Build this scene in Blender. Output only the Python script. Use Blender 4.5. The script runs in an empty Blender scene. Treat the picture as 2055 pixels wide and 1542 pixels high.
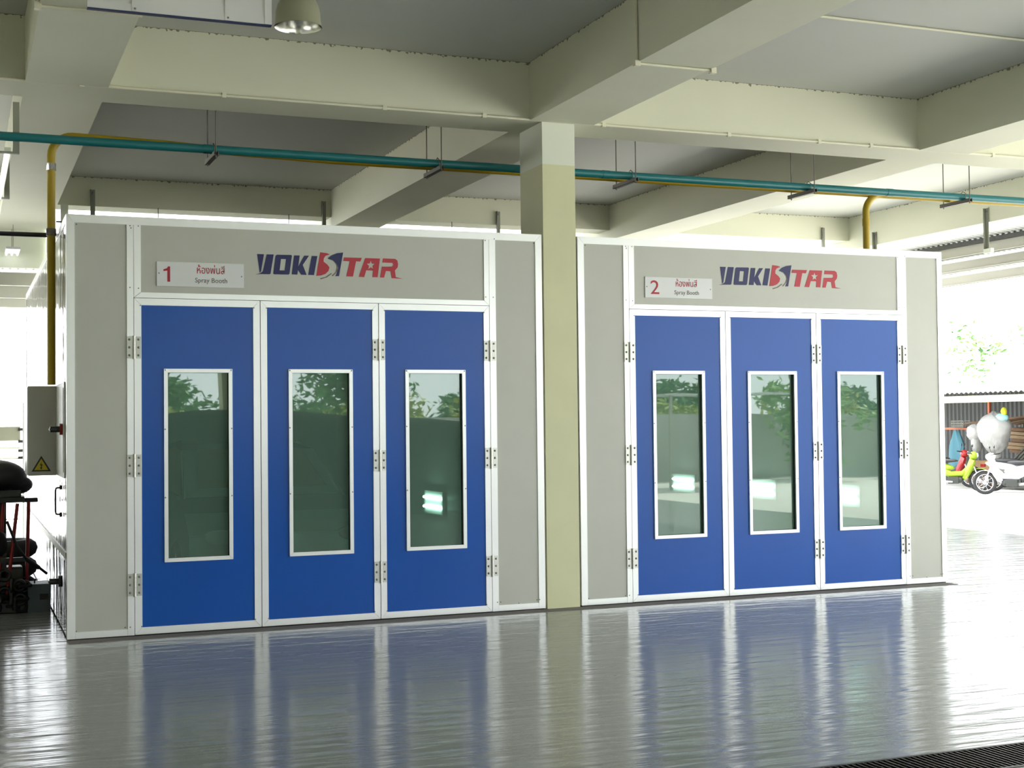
import bpy, math, random
from mathutils import Vector, Matrix
random.seed(7)
SC = bpy.context.scene
COL = SC.collection

# ------------------------------------------------------------------ camera
CAM_P = (-0.766, -11.1428, 1.6464)
YAW, PITCH, ROLL, FPX = 0.38174, 0.0277, -0.0111, 2761.3
f = Vector((math.sin(YAW)*math.cos(PITCH), math.cos(YAW)*math.cos(PITCH), math.sin(PITCH)))
r = Vector((math.cos(YAW), -math.sin(YAW), 0)); u = r.cross(f)
c_, s_ = math.cos(ROLL), math.sin(ROLL)
r2, u2 = r*c_ + u*s_, -r*s_ + u*c_
cd = bpy.data.cameras.new('camera'); cd.sensor_width = 36; cd.lens = FPX/2055*36; cd.clip_end = 400
cam = bpy.data.objects.new('camera', cd); COL.objects.link(cam)
m = Matrix((r2, u2, -f)).transposed().to_4x4(); m.translation = CAM_P
cam.matrix_world = m
SC.camera = cam

# ------------------------------------------------------------------ world, sun, exposure
W = bpy.data.worlds.new('world'); SC.world = W; W.use_nodes = True
nt = W.node_tree; nt.nodes.clear()
wo = nt.nodes.new('ShaderNodeOutputWorld'); bg = nt.nodes.new('ShaderNodeBackground')
bg.inputs['Color'].default_value = (0.93, 0.97, 1.0, 1); bg.inputs['Strength'].default_value = 1.0
nt.links.new(bg.outputs[0], wo.inputs[0])
sd = bpy.data.lights.new('sun', 'SUN'); sd.energy = 3.2; sd.angle = math.radians(1.5); sd.color = (1, .96, .88)
sun = bpy.data.objects.new('sun', sd); COL.objects.link(sun)
sdir = Vector((0.56, -0.34, 0.75)).normalized()      # towards the sun
sun.rotation_euler = sdir.to_track_quat('Z', 'Y').to_euler(); sun.location = (0, -30, 40)
SC.view_settings.view_transform = 'Standard'; SC.view_settings.look = 'None'
SC.view_settings.exposure = 2.75; SC.view_settings.gamma = 1.0
SC.view_settings.use_curve_mapping = False

# ------------------------------------------------------------------ materials
def mat(name, col, rough=.6, metal=0.0, spec=.5, noise=None, bump=None, emit=None, alpha=None, coat=0, trans=0):
    M = bpy.data.materials.new(name); M.use_nodes = True
    n = M.node_tree; b = n.nodes['Principled BSDF']
    b.inputs['Base Color'].default_value = (*col, 1); b.inputs['Roughness'].default_value = rough
    b.inputs['Metallic'].default_value = metal; b.inputs['Specular IOR Level'].default_value = spec
    if coat: b.inputs['Coat Weight'].default_value = coat; b.inputs['Coat Roughness'].default_value = .08
    if emit: b.inputs['Emission Color'].default_value = (*emit[0], 1); b.inputs['Emission Strength'].default_value = emit[1]
    if noise or bump:
        tc = n.nodes.new('ShaderNodeTexCoord'); mp = n.nodes.new('ShaderNodeMapping')
        n.links.new(tc.outputs['Object'], mp.inputs['Vector'])
    if noise:   # (scale xyz, amount, detail)
        mp.inputs['Scale'].default_value = noise[0]
        nz = n.nodes.new('ShaderNodeTexNoise'); nz.inputs['Scale'].default_value = 1; nz.inputs['Detail'].default_value = 5
        n.links.new(mp.outputs[0], nz.inputs['Vector'])
        rp = n.nodes.new('ShaderNodeMapRange'); rp.inputs['From Min'].default_value = .3; rp.inputs['From Max'].default_value = .7
        rp.inputs['To Min'].default_value = 1-noise[1]; rp.inputs['To Max'].default_value = 1+noise[1]*.5
        n.links.new(nz.outputs[0], rp.inputs[0])
        mx = n.nodes.new('ShaderNodeVectorMath'); mx.operation = 'SCALE'; mx.inputs[0].default_value = col
        n.links.new(rp.outputs[0], mx.inputs['Scale']); n.links.new(mx.outputs[0], b.inputs['Base Color'])
    if bump:    # (scale xyz, strength, distance)
        mp2 = n.nodes.new('ShaderNodeMapping'); mp2.inputs['Scale'].default_value = bump[0]
        n.links.new(tc.outputs['Object'], mp2.inputs['Vector'])
        nb = n.nodes.new('ShaderNodeTexNoise'); nb.inputs['Scale'].default_value = 1; nb.inputs['Detail'].default_value = 3
        n.links.new(mp2.outputs[0], nb.inputs['Vector'])
        bp = n.nodes.new('ShaderNodeBump'); bp.inputs['Strength'].default_value = bump[1]; bp.inputs['Distance'].default_value = bump[2]
        n.links.new(nb.outputs[0], bp.inputs['Height']); n.links.new(bp.outputs[0], b.inputs['Normal'])
    return M

PAINT = mat('painted_plaster', (.70, .70, .56), .7, noise=((.8, .8, 1.5), .05), bump=((14, 14, 14), .25, .004))
SLABP = mat('slab_plaster', (.52, .53, .49), .75, noise=((.5, .5, .5), .05), bump=((9, 2, 9), .3, .006))
CREAM = mat('cream_column_paint', (.66, .66, .42), .6, noise=((2, 2, 2), .05), bump=((14, 14, 14), .25, .004))
OFFW = mat('offwhite_paint', (.74, .77, .66), .6)
CONDP = mat('painted_conduit', (.72, .70, .55), .5)
FLOORM = mat('epoxy_floor', (.285, .30, .30), .15, noise=((.35, .6, 1), .10), bump=((1.3, 8.5, 1), .42, .022), spec=.24)
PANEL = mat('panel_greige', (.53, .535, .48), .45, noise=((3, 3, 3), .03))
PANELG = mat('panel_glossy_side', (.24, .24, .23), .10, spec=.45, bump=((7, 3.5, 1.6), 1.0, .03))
ALU = mat('white_aluminium', (.92, .93, .93), .30, metal=.3)
ALUG = mat('hinge_steel', (.52, .52, .48), .38, metal=.8)
BOLT = mat('bolt_steel', (.25, .26, .25), .35, metal=.7)
BLUE = mat('blue_laminate', (.0005, .082, .42), .28, spec=.34, noise=((1.3, 1.3, 1.3), .06), bump=((1.6, 1.6, 1.1), .12, .03))
DARK = mat('dark_gap', (.01, .01, .012), .8)
BLACKP = mat('black_plastic', (.012, .012, .014), .35)
TEAL = mat('teal_pipe', (.012, .16, .18), .35)
YELL = mat('yellow_pipe', (.42, .29, .01), .45)
BLACKPIPE = mat('black_pipe', (.008, .008, .014), .4)
STEEL = mat('hanger_steel', (.16, .15, .135), .5, metal=.6)
STRAP = mat('painted_angle_iron', (.26, .27, .22), .6)
SIGNW = mat('sign_plastic', (.72, .73, .74), .3)
REDT = mat('sign_red', (.40, .01, .035), .5)
GREYT = mat('sign_grey_text', (.13, .12, .11), .5)
LBLUE = mat('logo_blue', (.014, .016, .10), .5)
LRED = mat('logo_red', (.46, .025, .045), .5)
LGREY = mat('logo_swoosh', (.16, .12, .11), .5)
ROOFD = mat('dark_roof_panel', (.10, .095, .08), .9)  # booth roofs out of view, coloured dark to cut bounced light
INTW = mat('booth_lining', (.40, .42, .40), .5)
TUBE = mat('fluorescent_tube', (.9, .95, .9), .4, emit=((.80, 1, .92), 5.0))
TUBE2 = mat('lit_strip_tube', (.9, .9, .85), .4, emit=((1, 1, .95), .5))
GREYB = mat('cabinet_grey', (.50, .50, .47), .4)
YSIGN = mat('warning_yellow', (.62, .50, .03), .5)
DUCT = mat('white_board', (.66, .66, .67), .5)
DBLUE = mat('board_blue_edge', (.02, .03, .10), .5)
REFL = mat('lamp_reflector', (.8, .8, .76), .18, metal=1)
LAMPO = mat('lamp_shell', (.40, .40, .28), .35, metal=.35)
CONC = mat('yard_concrete', (.62, .61, .57), .8, noise=((.7, .7, .7), .07))
WALLC = mat('boundary_wall_concrete', (.46, .46, .43), .8, noise=((2, 2, 2), .15))
AWN = mat('corrugated_sheet_pale', (.50, .52, .52), .4)
PURL = mat('purlin_steel', (.42, .41, .36), .5)
IRON = mat('grate_iron', (.045, .043, .04), .45, metal=.5)
JOINT = mat('unpolished_screed', (.17, .155, .145), .9)
PITM = mat('pit_dark', (.01, .01, .01), .9)
REDP = mat('red_enamel', (.30, .012, .012), .35)
DGREY = mat('dark_grey_metal', (.03, .033, .03), .45)
BOXG = mat('blue_grey_box', (.10, .13, .16), .5)
CARW = mat('car_silver', (.78, .80, .80), .25, metal=.2, coat=.5)
CARD = mat('car_dark', (.02, .022, .022), .3, coat=.5)
TARP = mat('dark_cover', (.03,.036,.032), .8, bump=((3,3,3), .3, .05))
CARG = mat('car_glass', (.02, .025, .025), .08)
PAPER = mat('masking_paper', (.42, .27, .13), .8)
RUBBER = mat('tyre_rubber', (.015, .015, .016), .7)
TRUNK = mat('bark', (.10, .07, .05), .9)
WHITEP = mat('white_plastic', (.60, .60, .64), .35)
LIME = mat('lime_plastic', (.22, .32, .012), .3)
NAVY = mat('navy_plastic', (.015, .018, .05), .3)
DARKP = mat('charcoal_plastic', (.03,.03,.035), .35)
CHROME = mat('chrome', (.7, .7, .72), .15, metal=1)
WOOD = mat('lumber', (.17, .09, .045), .8, noise=((4, 4, 20), .25))
WOODP = mat('pale_lumber', (.30, .21, .12), .8, noise=((4, 4, 20), .2))
GREYW = mat('weathered_grey_board', (.15, .15, .125), .8, noise=((4, 4, 20), .2))
BAG = mat('translucent_bag', (.26, .26, .25), .45, bump=((9, 9, 9), .6, .03))
CLOTHB = mat('blue_cloth', (.035, .12, .155), .8, bump=((12, 12, 3), .5, .03))
REDC = mat('red_cloth', (.22, .005, .03), .8)
ORANGE = mat('orange_rail', (.30, .07, .02), .6)
LEMON = mat('lemon_bag', (.40, .40, .01), .6)
SHEDW = mat('shed_corrugated_grey', (.07, .075, .075), .5)
TERRA = mat('terracotta', (.20, .09, .05), .8)

def leafmat(name, a, b_):
    M = bpy.data.materials.new(name); M.use_nodes = True; n = M.node_tree; b = n.nodes['Principled BSDF']
    g = n.nodes.new('ShaderNodeNewGeometry'); rp = n.nodes.new('ShaderNodeMix'); rp.data_type = 'RGBA'
    n.links.new(g.outputs['Random Per Island'], rp.inputs['Factor'])
    rp.inputs['A'].default_value = (*a, 1); rp.inputs['B'].default_value = (*b_, 1)
    n.links.new(rp.outputs['Result'], b.inputs['Base Color']); b.inputs['Roughness'].default_value = .55
    return M
LEAF = leafmat('leaf_green', (.03, .11, .03), (.09, .24, .06))
LEAFY = leafmat('leaf_yellow_green', (.20, .28, .05), (.42, .46, .12))
LEAFO = leafmat('leaf_pale', (.03, .13, .02), (.22, .36, .10))
LEAFL = leafmat('leaf_light', (.12, .28, .06), (.30, .45, .15))

def glassmat():
    M = bpy.data.materials.new('green_tinted_glass'); M.use_nodes = True; n = M.node_tree; n.nodes.clear()
    o = n.nodes.new('ShaderNodeOutputMaterial'); t = n.nodes.new('ShaderNodeBsdfTransparent'); g = n.nodes.new('ShaderNodeBsdfGlossy')
    fr = n.nodes.new('ShaderNodeFresnel'); fr.inputs['IOR'].default_value = 2.05
    mx = n.nodes.new('ShaderNodeMixShader')
    t.inputs['Color'].default_value = (.44, .70, .58, 1); g.inputs['Color'].default_value = (.86, .97, .90, 1); g.inputs['Roughness'].default_value = .012
    tc = n.nodes.new('ShaderNodeTexCoord'); nb = n.nodes.new('ShaderNodeTexNoise'); nb.inputs['Scale'].default_value = 1.3; nb.inputs['Detail'].default_value = 0
    n.links.new(tc.outputs['Object'], nb.inputs['Vector'])
    bp = n.nodes.new('ShaderNodeBump'); bp.inputs['Strength'].default_value = .25; bp.inputs['Distance'].default_value = .006
    n.links.new(nb.outputs[0], bp.inputs['Height']); n.links.new(bp.outputs[0], g.inputs['Normal'])
    n.links.new(fr.outputs[0], mx.inputs[0]); n.links.new(t.outputs[0], mx.inputs[1]); n.links.new(g.outputs[0], mx.inputs[2])
    df = n.nodes.new('ShaderNodeBsdfDiffuse'); df.inputs['Color'].default_value = (.26, .44, .35, 1)
    m2 = n.nodes.new('ShaderNodeMixShader'); m2.inputs[0].default_value = .28
    n.links.new(mx.outputs[0], m2.inputs[1]); n.links.new(df.outputs[0], m2.inputs[2]); n.links.new(m2.outputs[0], o.inputs[0])
    return M
GLASS = glassmat()

def joint_specks(M):
    n = M.node_tree; b = n.nodes['Principled BSDF']; src = b.inputs['Base Color'].links[0].from_socket
    tc = n.nodes.new('ShaderNodeTexCoord'); sx = n.nodes.new('ShaderNodeSeparateXYZ'); n.links.new(tc.outputs['Object'], sx.inputs[0])
    d = n.nodes.new('ShaderNodeMath'); d.operation = 'SUBTRACT'; d.inputs[1].default_value = 4.822; n.links.new(sx.outputs['Z'], d.inputs[0])
    a = n.nodes.new('ShaderNodeMath'); a.operation = 'ABSOLUTE'; n.links.new(d.outputs[0], a.inputs[0])
    nz = n.nodes.new('ShaderNodeTexNoise'); nz.inputs['Scale'].default_value = 22; nz.inputs['Detail'].default_value = 4; n.links.new(tc.outputs['Object'], nz.inputs['Vector'])
    w = n.nodes.new('ShaderNodeMapRange'); w.inputs['From Min'].default_value = .50; w.inputs['From Max'].default_value = .75; w.inputs['To Min'].default_value = .003; w.inputs['To Max'].default_value = .035
    n.links.new(nz.outputs[0], w.inputs[0])
    lt = n.nodes.new('ShaderNodeMath'); lt.operation = 'LESS_THAN'; n.links.new(a.outputs[0], lt.inputs[0]); n.links.new(w.outputs[0], lt.inputs[1])
    mx = n.nodes.new('ShaderNodeMix'); mx.data_type = 'RGBA'; n.links.new(lt.outputs[0], mx.inputs['Factor']); n.links.new(src, mx.inputs['A'])
    mx.inputs['B'].default_value = (.22, .20, .13, 1); n.links.new(mx.outputs['Result'], b.inputs['Base Color'])
joint_specks(PAINT)

# ------------------------------------------------------------------ mesh builder
class MB:
    def __init__(s): s.v, s.f, s.m, s.sm, s.mats = [], [], [], [], []
    def mi(s, M):
        if M not in s.mats: s.mats.append(M)
        return s.mats.index(M)
    def add(s, vs, fs, M, smooth=False):
        o = len(s.v); k = s.mi(M); s.v += [tuple(v) for v in vs]
        for q in fs: s.f.append([o+i for i in q]); s.m.append(k); s.sm.append(smooth)
        return s
    def box(s, a, b, M, mtx=None):
        x0, y0, z0 = a; x1, y1, z1 = b
        if x0 > x1: x0, x1 = x1, x0
        if y0 > y1: y0, y1 = y1, y0
        if z0 > z1: z0, z1 = z1, z0
        vs = [Vector(p) for p in ((x0,y0,z0),(x1,y0,z0),(x1,y1,z0),(x0,y1,z0),(x0,y0,z1),(x1,y0,z1),(x1,y1,z1),(x0,y1,z1))]
        if mtx: vs = [mtx @ v for v in vs]
        return s.add(vs, [(0,3,2,1),(4,5,6,7),(0,1,5,4),(1,2,6,5),(2,3,7,6),(3,0,4,7)], M)
    def bar(s, a, b, w, h, M):      # box beam from a to b
        a, b = Vector(a), Vector(b); d = (b-a); L = d.length
        q = d.to_track_quat('X', 'Z').to_matrix().to_4x4(); q.translation = a
        return s.box((0,-w/2,-h/2), (L, w/2, h/2), M, q)
    def prism(s, pts, y0, y1, M, hole=None):   # polygon in (x,z), extruded along y (y0 front)
        n = len(pts); vs = [(p[0], y0, p[1]) for p in pts] + [(p[0], y1, p[1]) for p in pts]
        fs = [[i, (i+1) % n, n+(i+1) % n, n+i] for i in range(n)]
        from mathutils.geometry import tessellate_polygon
        loops = [[Vector((p[0], p[1], 0)) for p in pts]]
        if hole:
            loops.append([Vector((p[0], p[1], 0)) for p in hole]); o = len(vs); k = len(hole)
            vs += [(p[0], y0, p[1]) for p in hole] + [(p[0], y1, p[1]) for p in hole]
            fs += [[o+i, o+(i+1) % k, o+k+(i+1) % k, o+k+i] for i in range(k)]
        tr = tessellate_polygon(loops)
        def fi(i): return i if i < n else len(pts)*2 + (i-n)
        def bi(i): return i+n if i < n else len(pts)*2 + len(hole) + (i-n)
        fs += [[fi(i) for i in t] for t in tr] + [[bi(i) for i in t][::-1] for t in tr]
        return s.add(vs, fs, M)
    def tube(s, pts, rad, M, n=12, smooth=True, caps=True):
        pts = [Vector(p) for p in pts]; rings = []; up = None
        rads = rad if isinstance(rad, (list, tuple)) else [rad]*len(pts)
        for i, p in enumerate(pts):
            if i == 0: d = pts[1]-p
            elif i == len(pts)-1: d = p-pts[i-1]
            else: d = (pts[i+1]-p).normalized()+(p-pts[i-1]).normalized()
            d.normalize()
            if up is None: up = Vector((0,0,1)) if abs(d.z) < .9 else Vector((1,0,0))
            a = d.cross(up).normalized(); b = a.cross(d).normalized(); up = b
            rings.append([p + rads[i]*(math.cos(t)*a + math.sin(t)*b) for t in (2*math.pi*k/n for k in range(n))])
        vs = [v for rg in rings for v in rg]; fs = []
        for i in range(len(rings)-1):
            for k in range(n):
                fs.append((i*n+k, i*n+(k+1) % n, (i+1)*n+(k+1) % n, (i+1)*n+k))
        s.add(vs, fs, M, smooth)
        if caps: s.add(rings[0], [list(range(n))[::-1]], M); s.add(rings[-1], [list(range(n))], M)
        return s
    def lathe(s, prof, c, M, n=32, smooth=True, axis='Z'):   # prof: (r, h)
        vs = []
        for (rr, h) in prof:
            for k in range(n):
                t = 2*math.pi*k/n; x, y = rr*math.cos(t), rr*math.sin(t)
                p = (x, y, h) if axis == 'Z' else ((x, h, y) if axis == 'Y' else (h, x, y))
                vs.append((c[0]+p[0], c[1]+p[1], c[2]+p[2]))
        fs = [(i*n+k, i*n+(k+1) % n, (i+1)*n+(k+1) % n, (i+1)*n+k) for i in range(len(prof)-1) for k in range(n)]
        return s.add(vs, fs, M, smooth)
    def blob(s, c, rx, ry, rz, M, n=14, m_=10, jit=0, mtx=None, fn=None):
        vs = []; fs = []; c = Vector(c)
        for i in range(m_+1):
            ph = math.pi*i/m_
            for k in range(n):
                t = 2*math.pi*k/n
                j = 1 + (random.uniform(-jit, jit) if jit else 0)
                p = Vector((rx*math.sin(ph)*math.cos(t)*j, ry*math.sin(ph)*math.sin(t)*j, rz*math.cos(ph)*j))
                if fn: p = fn(p)
                if mtx: p = mtx @ p
                vs.append(c+p)
        for i in range(m_):
            for k in range(n): fs.append((i*n+k, i*n+(k+1) % n, (i+1)*n+(k+1) % n, (i+1)*n+k))
        return s.add(vs, fs, M, True)
    def torus(s, c, R_, r_, M, axis='Y', n=28, k_=8):
        vs = []; fs = []
        for i in range(n):
            a = 2*math.pi*i/n
            for j in range(k_):
                b = 2*math.pi*j/k_; rr = R_+r_*math.cos(b); h = r_*math.sin(b)
                x, y = rr*math.cos(a), rr*math.sin(a)
                p = (x, h, y) if axis == 'Y' else ((x, y, h) if axis == 'Z' else (h, x, y))
                vs.append((c[0]+p[0], c[1]+p[1], c[2]+p[2]))
        for i in range(n):
            for j in range(k_):
                fs.append((i*k_+j, ((i+1) % n)*k_+j, ((i+1) % n)*k_+(j+1) % k_, i*k_+(j+1) % k_))
        return s.add(vs, fs, M, True)
    def build(s, name, parent=None, loc=None, bevel=0):
        me = bpy.data.meshes.new(name); me.from_pydata(s.v, [], s.f)
        for M in s.mats: me.materials.append(M)
        me.polygons.foreach_set('material_index', s.m); me.polygons.foreach_set('use_smooth', s.sm)
        me.validate(); me.update()
        o = bpy.data.objects.new(name, me); COL.objects.link(o)
        if parent: o.parent = parent
        if loc: o.location = loc
        if bevel:
            bv = o.modifiers.new('b', 'BEVEL'); bv.width = bevel; bv.segments = 2; bv.limit_method = 'ANGLE'
        return o

def tag(o, label=None, cat=None, group=None, kind=None):
    if label: o['label'] = label
    if cat: o['category'] = cat
    if group: o['group'] = group
    if kind: o['kind'] = kind
    return o
def thing(name, label, cat, loc=(0,0,0), rz=0, group=None):
    o = bpy.data.objects.new(name, None); o.empty_display_size = .1; COL.objects.link(o); o.location = loc; o.rotation_euler = (0,0,rz)
    return tag(o, label, cat, group)
def copy_tree(o, parent=None):
    c = o.copy(); COL.objects.link(c)
    if parent: c.parent = parent
    for ch in [x for x in list(COL.objects) if x.parent == o]: copy_tree(ch, c)
    return c
def text_mesh(name, body, size, x, z, y, M, parent, width=None, height=None, shear=0):
    cu = bpy.data.curves.new(name, 'FONT'); cu.body = body; cu.size = size; cu.extrude = .0008; cu.resolution_u = 3; cu.shear = shear
    t = bpy.data.objects.new('tmp_text', cu); COL.objects.link(t); bpy.context.view_layer.update()
    dg = bpy.context.evaluated_depsgraph_get(); me = bpy.data.meshes.new_from_object(t.evaluated_get(dg))
    bpy.data.objects.remove(t); bpy.data.curves.remove(cu)
    xs = [v.co.x for v in me.vertices]; ys = [v.co.y for v in me.vertices]
    x0, x1, y0, y1 = min(xs), max(xs), min(ys), max(ys)
    sx = (width/(x1-x0)) if width else 1; sy = (height/(y1-y0)) if height else sx
    if not width: sx = sy
    for v in me.vertices:
        a, b, c = v.co; v.co = (x + (a-x0)*sx, y - c, z + (b-y0)*sy)
    me.materials.clear(); me.materials.append(M); me.name = name
    o = bpy.data.objects.new(name, me); COL.objects.link(o); o.parent = parent
    return o

# ------------------------------------------------------------------ setting: floor, slab, beams
ZB, ZS = 4.306, 4.822
YF, YR, XL, XR = -17.0, 8.55, -12.0, 12.9
tag(MB().box((-90,-90,-.35), (110,110,-.03), CONC).build('ground'), 'pale sunlit concrete yard around the workshop', kind='structure')
fl = MB()
GX0, GX1, GY0, GY1 = -6.0, 12.9, -5.98, -5.60       # drain slot
fl.box((XL,YF,-.25), (XR,GY0,0), FLOORM).box((XL,GY1,-.25), (XR,YR,0), FLOORM)
fl.box((XL,GY0,-.25), (GX0,GY1,0), FLOORM).box((GX0,GY0,-.25), (GX1,GY1,-.16), PITM)
tag(fl.build('floor'), 'glossy grey epoxy workshop floor', kind='structure')
tag(MB().box((XL,YF,ZS), (XR,YR,ZS+.15), SLABP).build('ceiling'), 'grey plastered concrete slab overhead', kind='structure')
tn = [0]
def struct(mb, label, name=None):
    tn[0] += 1
    return tag(mb.build(name or 'trim_%d' % tn[0]), label, kind='structure')
beam_x = [(-12.0,-11.7), (-8.68,-8.07), (-4.49,-3.87), (-.30,.315), (3.90,4.52), (8.09,8.70), (12.28,12.90)]
for i, (a, b) in enumerate(beam_x):
    e = 0.0 if i in (0,) else 0
    struct(MB().box((a,YF,ZB), (b,YR,ZS), PAINT), 'deep concrete beam running back across the ceiling')
for y0, y1, zb in ((0,.5,ZB), (-8.2,-7.7,ZB), (-16.5,-16,ZB), (7.0,7.4,4.45)):
    for i in range(len(beam_x)-1):
        struct(MB().box((beam_x[i][1],y0,zb), (beam_x[i+1][0],y1,ZS), PAINT), 'concrete cross beam between the deep ceiling beams')
tag(MB().box((-5.6,YF-.2,0), (1.6,YF,ZS), PAINT).build('wall_front'), 'plastered wall behind the photographer', kind='structure')
tag(MB().box((0,-.16,0), (8.352,.0,.004), JOINT).build('floor_joint'), 'unpolished grey floor strip along the foot of both booths', kind='structure')
tag(MB().box((-4.7,YF,0), (-4.5,4.5,ZS), PAINT).build('wall_left'), 'plastered side wall of the workshop', kind='structure')
tag(MB().box((.32,YR-.25,0), (8.1,YR-.1,4.20), PAINT).build('wall_back'), 'plastered rear wall behind the booths', kind='structure')
def column(x0, x1, y0, y1, label):
    mb = MB().box((x0,y0,0), (x1,y1,3.93), CREAM).box((x0,y0,3.93), (x1,y1,ZB), OFFW)
    tag(mb.build('concrete_column'), label, 'column')
column(4.02, 4.335, 0, .52, 'cream painted square column standing between the two spray booths')
for x, y in ((12.44,0), (-4.36,0), (12.44,-16.4), (4.02,-16.4), (-4.36,-16.4), (12.44,6.9), (-4.36,6.9)):
    struct(MB().box((x,y,0), (x+.32,y+.42,ZB), CREAM), 'cream painted concrete column under a beam')
struct(MB().box((.41,6.93,0), (.50,7.0,4.45), OFFW), 'white downpipe behind the first booth')

# ------------------------------------------------------------------ drain grate
gr = thing('drain_grating', 'dark iron grating over the floor drain in front of the booths', 'grating', (0,0,0))
gb = MB().box((GX0,GY1-.02,-.05), (GX1,GY1,0.003), IRON).box((GX0,GY0,-.05), (GX1,GY0+.02,0.003), IRON)
gb.build('frame', gr)
gm = MB(); x = 1.5
while x < 8.5:
    gm.box((x,GY0+.02,-.035), (x+.008,GY1-.02,.002), IRON); x += .032
for k in range(1,4): gm.box((1.5,GY0+k*.095-.004,-.03), (8.5,GY0+k*.095+.004,-.004), IRON)
gm.build('bars', gr)

# ------------------------------------------------------------------ spray booth
LOGO = {
'V1':[(1.483,3.04),(1.539,3.04),(1.514,2.9),(1.503,2.885)],
'V2':[(1.561,3.04),(1.619,3.041),(1.592,2.883),(1.586,2.878),(1.511,2.876),(1.466,2.873),(1.504,2.882),(1.529,2.9)],
'O':[(1.646,3.04),(1.765,3.042),(1.77,3.034),(1.749,2.888),(1.741,2.879),(1.62,2.878),(1.614,2.885),(1.635,3.032)],
'Oh':[(1.679,3.006),(1.721,3.006),(1.709,2.912),(1.667,2.912)],
'K':[(1.789,3.039),(1.835,3.04),(1.822,2.948),(1.873,3.04),(1.913,3.041),(1.86,2.963),(1.892,2.881),(1.846,2.881),(1.82,2.919),(1.814,2.881),(1.767,2.882)],
'I':[(1.936,3.04),(1.984,3.04),(1.954,2.881),(1.905,2.882)],
'SR':[(2.008,3.073),(2.062,3.068),(2.09,3.058),(2.052,3.044),(2.037,3.022),(2.036,2.996),(2.068,2.972),(2.085,2.95),(2.077,2.92),(2.051,2.894),(2.014,2.88),(1.974,2.876)],
'SB':[(2.203,3.078),(2.166,2.879),(2.136,2.878),(2.155,2.919),(2.16,2.952),(2.144,2.984),(2.114,3.009),(2.071,3.022),(2.101,3.049),(2.148,3.07)],
'SW':[(2.124,3.001),(2.144,2.974),(2.148,2.945),(2.137,2.912),(2.103,2.879),(2.113,2.877),(2.152,2.918),(2.157,2.952),(2.144,2.984)],
'TL':[(2.006,2.857),(2.051,2.869),(2.1,2.902),(2.106,2.898),(2.06,2.864),(2.009,2.848)],
'T':[(2.211,3.037),(2.364,3.038),(2.351,3.007),(2.314,3.008),(2.286,2.879),(2.229,2.879),(2.26,3.006),(2.204,3.007)],
'A':[(2.393,3.038),(2.522,3.038),(2.5,2.879),(2.455,2.879),(2.461,2.935),(2.401,2.935),(2.383,2.877),(2.336,2.879)],
'Ah':[(2.442,3.02),(2.451,2.993),(2.477,2.993),(2.456,2.974),(2.463,2.947),(2.441,2.962),(2.419,2.946),(2.426,2.973),(2.406,2.991),(2.432,2.993)],
'R':[(2.549,3.04),(2.653,3.04),(2.674,3.028),(2.681,2.995),(2.676,2.968),(2.652,2.941),(2.66,2.885),(2.723,2.873),(2.624,2.875),(2.614,2.933),(2.573,2.935),(2.556,2.878),(2.522,2.878),(2.538,2.97),(2.628,2.973),(2.639,2.989),(2.632,3.005),(2.543,3.005)]}
T_ = .055; YP = .006       # trim width, panel recess
def rivets(mb, pts, y=-.001):
    for (x, z) in pts: mb.lathe([(0,-.003),(.005,-.002),(.006,0)], (x, y, z), BOLT, n=8, axis='Y')
def mitre_frame(mb, x0, x1, z0, z1, w, y0, y1, M, g=.0012):
    mb.prism([(x0,z0+g),(x0,z1-g),(x0+w,z1-w-g),(x0+w,z0+w+g)], y0, y1, M)
    mb.prism([(x1,z0+g),(x1,z1-g),(x1-w,z1-w-g),(x1-w,z0+w+g)], y0, y1, M)
    mb.prism([(x0+g,z1),(x1-g,z1),(x1-w-g,z1-w),(x0+w+g,z1-w)], y0, y1, M)
    mb.prism([(x0+g,z0),(x1-g,z0),(x1-w-g,z0+w),(x0+w+g,z0+w)], y0, y1, M)
DOORS = [(.507,1.501), (1.507,2.500), (2.506,3.500)]
D0, D1 = .014, 2.657
WZ0, WZ1 = .570, 2.100
HZ = (2.267, 1.338, .405)
def hinge_bm():
    mb = MB()
    for sx in (-1, 1): mb.box((sx*.008,-.0045,-.086), (sx*.054,0,.086), ALUG)
    for k in range(5): mb.tube([(0,-.008,-.092+k*.0372), (0,-.008,-.092+k*.0372+.0345)], .011, ALUG, n=12)
    mb.tube([(0,-.008,-.09),(0,-.008,.09)], .006, BOLT, n=8)
    for sx in (-1, 1):
        for k in (-1,0,1): mb.lathe([(0,-.0125),(.006,-.0115),(.0095,-.005),(.0095,-.0045)], (sx*.035, 0, k*.062), BOLT if k else BOLT, n=12, axis='Y')
    return mb
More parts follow.
